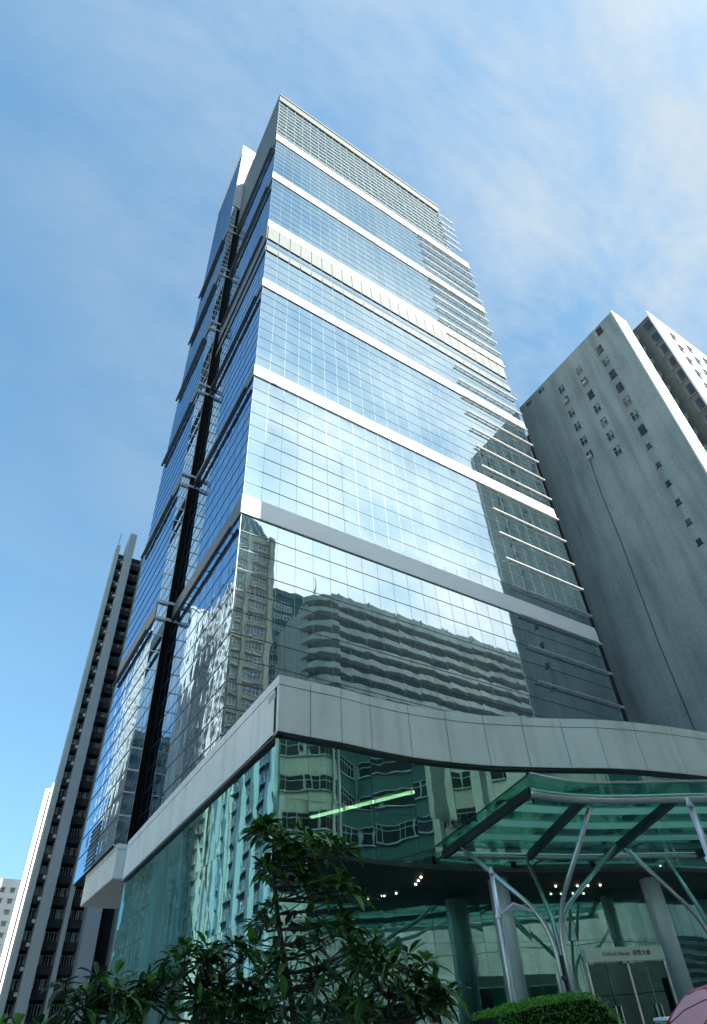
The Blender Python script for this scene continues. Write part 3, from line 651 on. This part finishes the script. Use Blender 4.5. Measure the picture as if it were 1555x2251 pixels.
wb = thing('curved_balcony_block', (50.6, -20, 0), 'long block of curved white balcony bands mirrored in the tower glass', 'apartment block')
box(52, 122, -48, -24.3, 0, 84).build('wall', 'wave_wall', wb)
for f in range(24):
    z = 84.5-3.5*f
    if z < 2: break
    m = MB(); pts = []
    k = 72
    for i in range(k+1):
        x = 58+i*(122-58)/k; pts.append((x, -21.0-.15*abs(math.sin((x-58)*math.pi/8.0)), 0))
    cap = [(57.6+7.0*math.cos(R(t)), -25.2+5.2*math.sin(R(t)), 0) for t in range(180, 88, -8)]
    pts2 = list(reversed(cap)); pts2 = cap+pts
    strip(list(pts2), z-1.45, z, 'balcony_band', 'wave_wall', wb, -.0+ -.35)
    ring = [(p[0], p[1]-.36) for p in pts2]+[(122, -24.2), (53, -24.2)]
    MB().prism(ring, z-1.47, z-1.3).build('balcony_floor', 'wave_wall', wb)
    if f < 23:
        mg, mf = MB(), MB(); windows(mg, mf, (0, -24.28), bu, bn, 58, 121, z-3.4, z-1.5, 42, False)
        mg.box(52.05, 57.9, -24.28, -24.2, z-3.4, z-1.5)
        wn = mg.build('window_strip', 'window_blue', wb); mf.build('frame', 'wave_wall', wn)
m = MB()
for i in range(8): m.box(58.5+i*8, 58.7+i*8, -24, -21.4, 84.6, 86.6)
m.box(58, 121.5, -22.2, -21.8, 84.6, 86.4); m.box(55, 66, -34, -26, 84.02, 87.5); m.build('roof_parapet', 'wave_wall', wb)
MB().tube([(53.2, -23, 84.5), (53.2, -23, 90.5)], .12, 6).build('roof_mast', 'dark_metal', wb)

tb = thing('teal_flats', (41.5, -41, 0), 'teal block with rows of white window frames mirrored between two towers', 'apartment block')
box(41.3, 64, -60, -41.01, 0, 97).build('wall', 'teal_wall', tb); box(41.3, 64, -50, -40.6, 97.01, 98.6).build('parapet', 'slate_roof', tb)
for f in range(26):
    z = 95.0-3.6*f
    if z < 3: break
    mg, mf = MB(), MB()
    for u0 in (44, 51, 58): windows(mg, mf, (0, -41.0), bu, bn, u0+.3, u0+5.6, z-1.7, z, 7)
    wn = mg.build('window_strip', 'window_blue', tb); mf.build('frame', 'white_wall', wn)

mr_ = thing('street_block', (-30, -21, 0), 'mid-rise street block with pale stone base mirrored in the lobby glass', 'office block')
box(-40, 32.3, -45, -21.01, 0, 62).build('wall', 'beige_wall', mr_)
box(-40, 120, -20.0, -16.5, 0, 14.2).build('stone_base', 'street_stone', mr_); box(-40, 120, -18.6, -18.0, 14.25, 18.9).build('recess_storey', 'spandrel_dark', mr_)  # flat upper wall, coloured dark to stand for a recess's shade
m = MB()
for x in (-22, -8, 6, 18, 25, 30.3, 33.6, 45.0, 47.6, 56.2, 62.4, 69.5, 77): m.box(x, x+1.1, -19.99, -17.6, 14.21, 58 if x < 26 else 36)
m.build('pilaster', 'beige_wall', mr_)
for f in range(12):
    z = 18.5+3.6*f
    mg, mf = MB(), MB()
    for u0 in range(-38, 30, 7): windows(mg, mf, (0, -20.98), bu, bn, u0+.4, u0+6.2, z, z+1.9, 6)
    wn = mg.build('window_strip', 'window_dark', mr_); mf.build('frame', 'wave_wall', wn)
for x0, x1, wl in ((26.2, 33.5, 'beige_wall'), (34.8, 44.9, 'teal_wall'), (48.8, 56.1, 'beige_wall'), (57.4, 62.3, 'teal_wall'), (63.6, 69.4, 'beige_wall'), (70.7, 76.9, 'beige_wall'), (79, 88, 'teal_wall'), (90, 118, 'beige_wall')):
    for z in (19.6, 23.7, 27.8, 31.9):
        mg, mf = MB(), MB(); windows(mg, mf, (0, -18.98), bu, bn, x0+.5, x1-.5, z+1.4, z+3.3, max(3, int((x1-x0)/1.3)))
        wn = mg.build('window_strip', 'window_dark', mr_); mf.build('frame', 'wave_wall', wn)
        box(x0, x1, -19.3, -18.99, z-.8, z+1.3).build('spandrel', wl, mr_)
m = MB()
for x, wd in ((28, 1.2), (33, .9), (36.5, 2.2), (41.8, .8), (45, 1.5), (50, 1.1), (62, 2.2), (70.5, 3)): m.box(x, x+wd, -16.49, -16.44, 3.2, 5.4)
m.build('wall_opening', 'window_dark', mr_)
m = MB()
for i in range(6): m.box(52, 66, -16.49, -16.2, 5.5+i*.8, 5.9+i*.8)
m.build('louvre', 'spandrel_dark', mr_)
m = MB()
for x in range(-36, 118, 5): m.box(x, x+.08, -16.49, -16.46, 0, 14.1)
for z in (4.5, 9.2): m.box(-40, 120, -16.49, -16.46, z, z+.08)
m.build('stone_joint', 'recess_wall', mr_)

def side_block(x, y0, y1, h, name, label):
    o = thing(name, (x, y0, 0), label, 'apartment block')
    box(x-16, x, y0, y1, 0, h).build('wall', 'cream_wall', o)
    f = 0
    while h-4-3.1*f > 2:
        z = h-1.2-3.1*f; mg, mf = MB(), MB()
        nwin = int((y1-y0)/6.2)
        for i in range(nwin):
            v = y0+1.2+i*6.2
            mg.box(x+.01, x+.05, v, v+1.9, z-1.6, z); mf.box(x+.051, x+.14, v-.08, v+.02, z-1.6, z); mf.box(x+.051, x+.14, v+.9, v+1.0, z-1.6, z); mf.box(x+.051, x+.3, v-.2, v+2.1, z-1.8, z-1.61); mf.box(x+.051, x+.14, v-.1, v+2.0, z-.02, z+.08)
        wn = mg.build('window_row', 'window_dark', o); mf.build('frame', 'white_wall', wn)
        m = MB()
        for i in range(nwin):
            v = y0+3.6+i*6.2
            m.box(x+.01, x+.35, v, v+2.3, z-2.6, z-1.7)
        m.build('balcony_row', 'cream_wall', o); f += 1
    m = MB()
    for i in range(int((y1-y0)/6.2)+1): v = y0+.1+i*6.2; m.box(x+.01, x+.9, v, v+.8, 0, h+.6)
    m.build('pilaster', 'cream_wall', o)
    box(x-16, x+.4, y0, y1, h+.61, h+1.6).build('parapet', 'cream_wall', o)
    return o
lb = thing('dark_side_street_block', (-17, 52, 0), 'dark flats with pale pillars mirrored in the lobby side glass', 'apartment block')
box(-30, -17, 52, 111.5, 0, 46).build('wall', 'spandrel_dark', lb); box(-17.3, -17, 111.51, 128, 0, 46).build('annex_wall', 'spandrel_dark', lb)
for i in range(10): box(-17, -16.2, 53+i*7.5, 54.6+i*7.5, 0, 46.5).build('pillar', 'pillar_grey', lb)
for f in range(14):
    z = 44-3.1*f; mg, mf = MB(), MB()
    for i in range(9): windows(mg, mf, (-16.98, 0), (0, 1), (1, 0), 55+i*7.5, 60+i*7.5, z-1.8, z, 4)
    wn = mg.build('window_row', 'window_blue', lb); mf.build('frame', 'pillar_grey', wn)
sb1 = side_block(-17.5, 112, 152, 104, 'cream_apartment_block', 'sunlit cream block with rooftop garden mirrored in the side glass')
side_block(-19.5, 186, 238, 137, 'tall_cream_apartment_block', 'taller sunlit cream block mirrored in the rear wing glass')

# ---------------------------------------------------------------- street furniture
def lamp(x, y, lab):
    o = thing('lamp_post', (x, y, .12), lab, 'lamp post', 'lamp posts in front of the canopy')
    MB().tube([(x, y, .12), (x, y, 2.6), (x, y, 4.05)], .05, 12, .042).build('pole', 'steel', o, True)
    MB().tube([(x, y, 4.06), (x, y, 4.1), (x, y, 4.18)], .05, 12, .02).build('cap', 'lamp_plate', o, True)
    MB().tube([(x, y, .12), (x, y, .2)], .12, 12).build('foot', 'steel', o)
    MB().tube([(x, y, 3.36), (x, y, 3.42)], .062, 12).build('collar', 'steel', o)
    d = Vector((.70, -.71, 0)); e = Vector((.71, .70, 0)); c = Vector((x, y, 3.44)); m = MB()
    a0, b0, t0 = c+d*.06-e*.05, c+d*.06+e*.05, c+d*.62
    q0, q1 = c+d*.28-e*.26+Vector((0, 0, .10)), c+d*.28+e*.26+Vector((0, 0, .10)); dn = Vector((0, 0, -.03))
    P_ = [a0, q0, t0+Vector((0, 0, -.02)), q1, b0]; m.add(P_+[p+dn for p in P_], [(0, 1, 2, 3, 4), (9, 8, 7, 6, 5)]+[(i, (i+1) % 5, 5+(i+1) % 5, 5+i) for i in range(5)])
    m.build('lamp_shade', 'lamp_plate', o)
    return o
lamp(8.3, 8.63, 'slim steel lamp post left of the tree columns, behind the hedge')
lamp(8.3, 4.63, 'slim steel lamp post cut by the right edge, before the canopy')

hd = thing('hedge', (6.0, 5.6, .12), 'clipped bright green box hedge in front of the entrance doors', 'hedge')
H0, H1 = Vector((4.62, 5.0, 0)), Vector((5.80, 4.58, 0)); hu = (H1-H0).normalized(); hn = Vector((hu.y, -hu.x, 0)); HL = (H1-H0).length
MB().obox(H0, hu, hn, -.1, HL+.1, -.85, .1, .121, 1.3).build('planter', 'planter_stone', hd)
def hedge_top(u): return 1.86+.02*math.sin(u*3)+.14*(u/HL)-(.35*max(0, (u-HL+.35)/.35)**2 if u > HL-.35 else 0)
m = MB(); k = 16
for i in range(k):
    u0, u1 = i*HL/k, (i+1)*HL/k; m.obox(H0, hu, hn, u0, u1, -.72, -.04, 1.301, hedge_top((u0+u1)/2)-.05)
m.build('core', 'hedge_core', hd)
m = MB()
for i in range(9000):
    u_ = random.uniform(-.03, HL+.03); t = random.random(); ht = hedge_top(max(0, min(HL, u_)))
    if t < .5: v_, z = random.uniform(-.76, .0), ht+random.uniform(-.05, .02)
    elif t < .9: v_, z = random.uniform(-.05, .02), random.uniform(1.3, ht)
    else: u_, v_, z = HL+random.uniform(-.05, .03), random.uniform(-.75, 0), random.uniform(1.3, ht-.25)
    p = H0+hu*u_+hn*v_+Vector((0, 0, z)); d = Vector((random.gauss(0, 1), random.gauss(0, 1), random.gauss(.6, .8))).normalized(); s_ = d.orthogonal().normalized()
    s_ = s_ * math.cos(i)+d.cross(s_)*math.sin(i); l_ = random.uniform(.016, .03)
    m.add([p, p+d*l_*.5+s_*l_*.3, p+d*l_, p+d*l_*.5-s_*l_*.3], [(0, 1, 2, 3)])
tag(m.build('foliage', 'hedge_leaf', hd), kind='stuff')

rl = thing('handrail', (8.0, 5.6, .12), 'short polished steel handrail beside the pink umbrella', 'railing')
ra, rb_ = Vector((7.35, 5.44, 1.75)), Vector((7.75, 5.10, 1.76))
MB().tube([ra, rb_], .035, 12).build('top_rail', 'steel', rl, True)
MB().tube([ra-Vector((0, 0, .28)), rb_-Vector((0, 0, .28))], .02, 10).build('lower_rail', 'steel', rl)
for p in (ra, rb_): MB().tube([(p.x, p.y, .12), p], .025, 10).build('post', 'dark_steel', rl)

# ---------------------------------------------------------------- trees
def leaf_whorl(m, c, axis, n, size):
    axis = axis.normalized(); s0 = axis.orthogonal().normalized(); s1 = axis.cross(s0); ph = random.random()*6.28
    for i in range(n):
        a_ = ph+i*2.4+random.uniform(-.3, .3); el = random.uniform(-.1, .9)
        d = ((s0*math.cos(a_)+s1*math.sin(a_))*math.cos(el)+axis*math.sin(el)).normalized()
        l_ = size*random.uniform(.65, 1.15); wd = l_*random.uniform(.13, .18)
        sdv_ = d.cross(Vector((0, 0, 1)));
        if sdv_.length < .1: sdv_ = s0
        sdv_.normalize(); nn = sdv_.cross(d)
        droop = random.uniform(.10, .55)*l_
        p0 = c+d*.02; p1 = p0+d*l_*.4-Vector((0, 0, droop*.15)); p2 = p0+d*l_*.75-Vector((0, 0, droop*.5)); p3 = p0+d*l_-Vector((0, 0, droop))
        f_ = nn*wd*.35
        m.add([p0, p1-sdv_*wd+f_, p1, p1+sdv_*wd+f_, p2-sdv_*wd*.8+f_, p2, p2+sdv_*wd*.8+f_, p3],
              [(0, 2, 1), (0, 3, 2), (1, 2, 5, 4), (2, 3, 6, 5), (4, 5, 7), (5, 6, 7)])
def tree(base, trunk, blobs, label, nleaf, size, group='young broad-leaved trees along the kerb', tr=.045, name='tree'):
    o = thing(name, base, label, 'tree', group)
    tp = smooth_path(trunk, 5); MB().tube(tp, tr, 10, tr*.35).build('trunk', 'bark', o, True)
    lm, bm_ = MB(), MB()
    for (cx, cy, cz), (rx, ry, rz), n in blobs:
        for i in range(n):
            while True:
                q = Vector((random.uniform(-1, 1), random.uniform(-1, 1), random.uniform(-1, 1)))
                if .25 < q.length < 1: break
            c = Vector((cx+q.x*rx, cy+q.y*ry, cz+q.z*rz))
            near = min(tp, key=lambda p: (p-c).length+(.8 if p.z > c.z-.05 else 0)); mid = (near+c)*.5+Vector((random.uniform(-.06, .06), random.uniform(-.06, .06), -.05))
            bm_.tube([near, mid, c], .013, 5, .004)
            leaf_whorl(lm, c, (c-near).normalized()*.6+Vector((0, 0, .7))+Vector((random.gauss(0, .2), random.gauss(0, .2), 0)), random.randint(nleaf-2, nleaf+2), size)
    bm_.build('branch', 'bark', o); lm.build('foliage', 'leaf', o)
    return o
def at(az, d, tn): return (d*math.sin(R(az)), d*math.cos(R(az)), 1.6+d*tn)
x0, y0, _ = at(27.5, 8, 0)
tree((x0, y0, .12), [(x0, y0, .12), (*at(27.0, 8, .02)[:2], 1.8), at(25.8, 8, .13), at(25.0, 8, .22), at(24.9, 8, .27)],
     [(at(24.6, 8, .292), (.22, .25, .14), 8), (at(26.6, 8, .262), (.42, .4, .22), 16), (at(29.8, 8, .262), (.32, .35, .14), 9), (at(25.6, 8, .222), (.38, .35, .16), 13), (at(29.2, 8, .21), (.35, .35, .25), 11), (at(31.8, 8, .195), (.22, .3, .1), 4),
      (at(24.8, 8, .165), (.3, .3, .12), 6), (at(29.2, 8, .15), (.42, .4, .25), 14), (at(31.5, 8, .115), (.5, .5, .2), 12), (at(27, 8, .10), (.8, .6, .25), 22), (at(27.5, 8, .05), (1.5, .9, .3), 55)],
     'tallest leafy young tree in front of the podium corner', 9, .24)
x1, y1, _ = at(35, 7.5, 0)
tree((x1, y1, .12), [(x1, y1, .12), at(34.6, 7.5, -.03), at(34.3, 7.5, .06)],
     [(at(34.6, 7.5, .095), (.42, .4, .16), 14), (at(36.6, 7.5, .06), (.34, .4, .18), 12), (at(33, 7.5, .06), (.6, .5, .25), 16), (at(37.6, 7.5, .05), (.2, .25, .1), 4)],
     'low drooping-leaved tree right of the tallest tree, below the lobby glass', 9, .25)
x2, y2, _ = at(20, 7.5, 0)
tree((x2, y2, .12), [(x2, y2, .12), at(19.6, 7.5, 0), at(19.2, 7.5, .08)],
     [(at(18.8, 7.5, .115), (.42, .4, .1), 11), (at(21.6, 7.5, .125), (.35, .35, .12), 10), (at(16.6, 7.5, .08), (.3, .3, .12), 8), (at(19.5, 7.5, .06), (.75, .5, .22), 26), (at(22.5, 7.5, .06), (.5, .5, .25), 18)],
     'leafy bush-like tree below the podium side glass', 9, .23)
x3, y3, _ = at(12, 7.2, 0)
tree((x3, y3, .12), [(x3, y3, .12), at(11.8, 7.2, 0), at(11.8, 7.2, .06)],
     [(at(12.4, 7.2, .085), (.36, .36, .12), 14), (at(10.8, 7.2, .065), (.25, .3, .12), 9), (at(13.6, 7.2, .07), (.22, .3, .1), 7), (at(11.6, 7.2, .03), (.6, .5, .15), 16), (at(8.8, 7.2, .035), (.45, .4, .1), 14)],
     'leftmost dark-leaved tree below the overhanging box', 8, .20)
m = MB()
for i in range(260):
    c = Vector((random.uniform(-24, -18.5), random.uniform(114, 150), 105.6)); leaf_whorl(m, c+Vector((0, 0, random.uniform(0, 3.2))), Vector((0, 0, 1)), 9, 1.6)
tag(m.build('roof_garden', 'leaf', None, base=(-21, 130, 105.6)), 'green rooftop shrubs along the cream block parapet', 'shrubs', None, 'stuff')

# ---------------------------------------------------------------- people and umbrella
def person(x, y, z, h, face, label, shirt, arm=None):
    o = thing('person', (x, y, z), label, 'person', 'passers-by')
    f = Vector((math.sin(face), math.cos(face), 0)); s = Vector((f.y, -f.x, 0)); k = h/1.72
    J = {'pel': (0, 0, .93), 'chest': (0, .01, 1.25), 'neck': (0, .0, 1.47), 'head': (0, .03, 1.60), 'top': (0, .02, 1.69)}
    E = [('pel', 'chest'), ('chest', 'neck'), ('neck', 'head'), ('head', 'top')]
    rad = {'pel': .14, 'chest': .15, 'neck': .055, 'head': .092, 'top': .07}
    for q, sg in (('l', -1), ('r', 1)):
        J.update({'hip'+q: (sg*.09, 0, .87), 'kne'+q: (sg*.10, .02, .48), 'ank'+q: (sg*.10, -.02, .08), 'toe'+q: (sg*.11, .13, .035), 'sho'+q: (sg*.18, 0, 1.40), 'elb'+q: (sg*.24, -.02, 1.12), 'wri'+q: (sg*.23, .09, .88), 'han'+q: (sg*.225, .12, .80)})
        if arm and q == arm: J.update({'elb'+q: (sg*.24, .10, 1.16), 'wri'+q: (sg*.14, .26, 1.34), 'han'+q: (sg*.12, .28, 1.40)})
        rad.update({'hip'+q: .092, 'kne'+q: .06, 'ank'+q: .042, 'toe'+q: .035, 'sho'+q: .06, 'elb'+q: .042, 'wri'+q: .03, 'han'+q: .035})
        E += [('pel', 'hip'+q), ('hip'+q, 'kne'+q), ('kne'+q, 'ank'+q), ('ank'+q, 'toe'+q), ('chest', 'sho'+q), ('sho'+q, 'elb'+q), ('elb'+q, 'wri'+q), ('wri'+q, 'han'+q)]
    names = list(J); P = {n: (s*J[n][0]+f*J[n][1])*k+Vector((0, 0, J[n][2]*k)) for n in names}
    for q, sg in (('l', -1), ('r', 1)):                       # fingers and thumb
        hnd = P['han'+q]; dr = (hnd-P['wri'+q]).normalized(); sd_ = f if not (arm == q) else Vector((0, 0, 1))
        for i in range(4):
            a_, b_ = 'f%d%s' % (i, q), 'g%d%s' % (i, q)
            P[a_] = hnd+dr*.055+sd_*(i-1.5)*.02; P[b_] = P[a_]+dr*(.03+.006*(1.5-abs(i-1.5)))+s*(-sg)*.012; rad[a_] = .010; rad[b_] = .008; E += [('han'+q, a_), (a_, b_)]
        P['t'+q] = hnd+dr*.02+sd_*.045; rad['t'+q] = .011; E.append(('han'+q, 't'+q))
    names = list(P); me = bpy.data.meshes.new('body'); me.from_pydata([P[n] for n in names], [(names.index(a_), names.index(b_)) for a_, b_ in E], [])
    ob = bpy.data.objects.new('body', me); C.objects.link(ob); sk = ob.modifiers.new('s', 'SKIN'); sk.use_smooth_shade = True; ss = ob.modifiers.new('d', 'SUBSURF'); ss.levels = ss.render_levels = 2
    for n, v in zip(names, me.skin_vertices[0].data): v.radius = (rad[n]*k, rad[n]*k); v.use_root = (n == 'pel')
    me.materials.append(MATS['skin']); ob.parent = o
    wp = lambda p: Vector((x, y, z))+p
    def ring(pts, name, mat, parent=o):
        mb = MB(); vs = []; sg_ = 14
        for c, rx_, ry_ in pts: vs += [wp(c)+s*math.cos(2*math.pi*i/sg_)*rx_*k+f*math.sin(2*math.pi*i/sg_)*ry_*k for i in range(sg_)]
        mb.add(vs, [(j*sg_+i, j*sg_+(i+1) % sg_, (j+1)*sg_+(i+1) % sg_, (j+1)*sg_+i) for j in range(len(pts)-1) for i in range(sg_)]+[tuple(range(sg_-1, -1, -1)), tuple(range((len(pts)-1)*sg_, len(pts)*sg_))]); return mb.build(name, mat, parent, True)
    ring([(P['pel']-Vector((0, 0, .06)), .18, .13), (P['pel']+Vector((0, 0, .12)), .165, .125), (P['chest'], .2, .15), (P['neck']-Vector((0, 0, .05)), .17, .11), (P['neck'], .07, .07)], 'shirt', shirt)
    for q in 'lr':
        MB().tube([wp(P['hip'+q]), wp(P['kne'+q]), wp(P['ank'+q])], .105*k, 12, .065*k).build('trouser_leg', 'trousers', o, True)
        MB().tube([wp(P['sho'+q]), wp(P['elb'+q])], .07*k, 12, .055*k).build('sleeve', shirt, o, True)
    hc = P['head']+Vector((0, 0, .03*k))
    ring([(hc-f*.02+Vector((0, 0, -.04)), .092, .10), (hc-f*.015+Vector((0, 0, .02)), .104, .118), (hc-f*.01+Vector((0, 0, .07)), .098, .108), (hc-f*.01+Vector((0, 0, .11)), .07, .08), (hc-f*.01+Vector((0, 0, .135)), .02, .02)], 'hair', 'hair')
    fc = P['head']+f*.088*k
    MB().tube([wp(fc+Vector((0, 0, .01))), wp(fc+f*.022*k-Vector((0, 0, .03)))], .010, 8).build('nose', 'skin', o, True)
    for sg in (-1, 1): MB().tube([wp(fc+s*sg*.032+Vector((0, 0, .012))), wp(fc+s*sg*.032+f*.004+Vector((0, 0, .012)))], .009, 8).build('eye', 'hair', o)
    MB().tube([wp(fc-s*.02-Vector((0, 0, .055))), wp(fc+s*.02-Vector((0, 0, .055)))], .006, 6).build('mouth', 'red_cloth', o)
    return o, wp(P['hanl' if arm == 'l' else 'hanr'])
ux, uy = 6.8*math.sin(R(58.35)), 6.8*math.cos(R(58.35))
p1, hand = person(ux, uy, .12, 1.60, R(200), 'dark-haired person under the pink umbrella in the bottom right corner', 'shirt', 'r')
hx, hy, _ = at(37.7, 12.7, 0)
person(hx, hy, .45, 1.66, R(60), 'dark-haired person half hidden behind the low right tree', 'shirt_red')
um = thing('umbrella', tuple(hand), 'pink umbrella with a red rim held by the person', 'umbrella')
ax = Vector((.42, .30, .86)).normalized(); ac = hand+ax*.50
e0 = ax.orthogonal().normalized(); e1 = ax.cross(e0)
MB().tube([hand-ax*.12, hand+ax*.52], .008, 8).build('shaft', 'dark_steel', um)
def canopy(r0, r1, lift, mat, name):
    m = MB(); sg = 32; st = 7; vs = []
    for j in range(st+1):
        r_ = r0+(r1-r0)*j/st
        for i in range(sg):
            sc_ = 1-.05*(abs(math.sin(i*math.pi*8/sg)))*r_/.56
            vs.append(ac+(e0*math.cos(2*math.pi*i/sg)+e1*math.sin(2*math.pi*i/sg))*r_*sc_-ax*(.26*(r_/.56)**2.0)+ax*lift)
    m.add(vs, [(j*sg+i, j*sg+(i+1) % sg, (j+1)*sg+(i+1) % sg, (j+1)*sg+i) for j in range(st) for i in range(sg)]); return m.build(name, mat, um, True)
canopy(.01, .515, 0, 'pink_cloth', 'cloth'); canopy(.517, .56, .002, 'red_cloth', 'rim')
for i in range(8):
    d = e0*math.cos(i*math.pi/4)+e1*math.sin(i*math.pi/4)
    MB().tube([ac+d*r_-ax*(.26*(r_/.56)**2+.008) for r_ in (.02, .2, .38, .55)], .004, 6).build('rib', 'dark_steel', um)
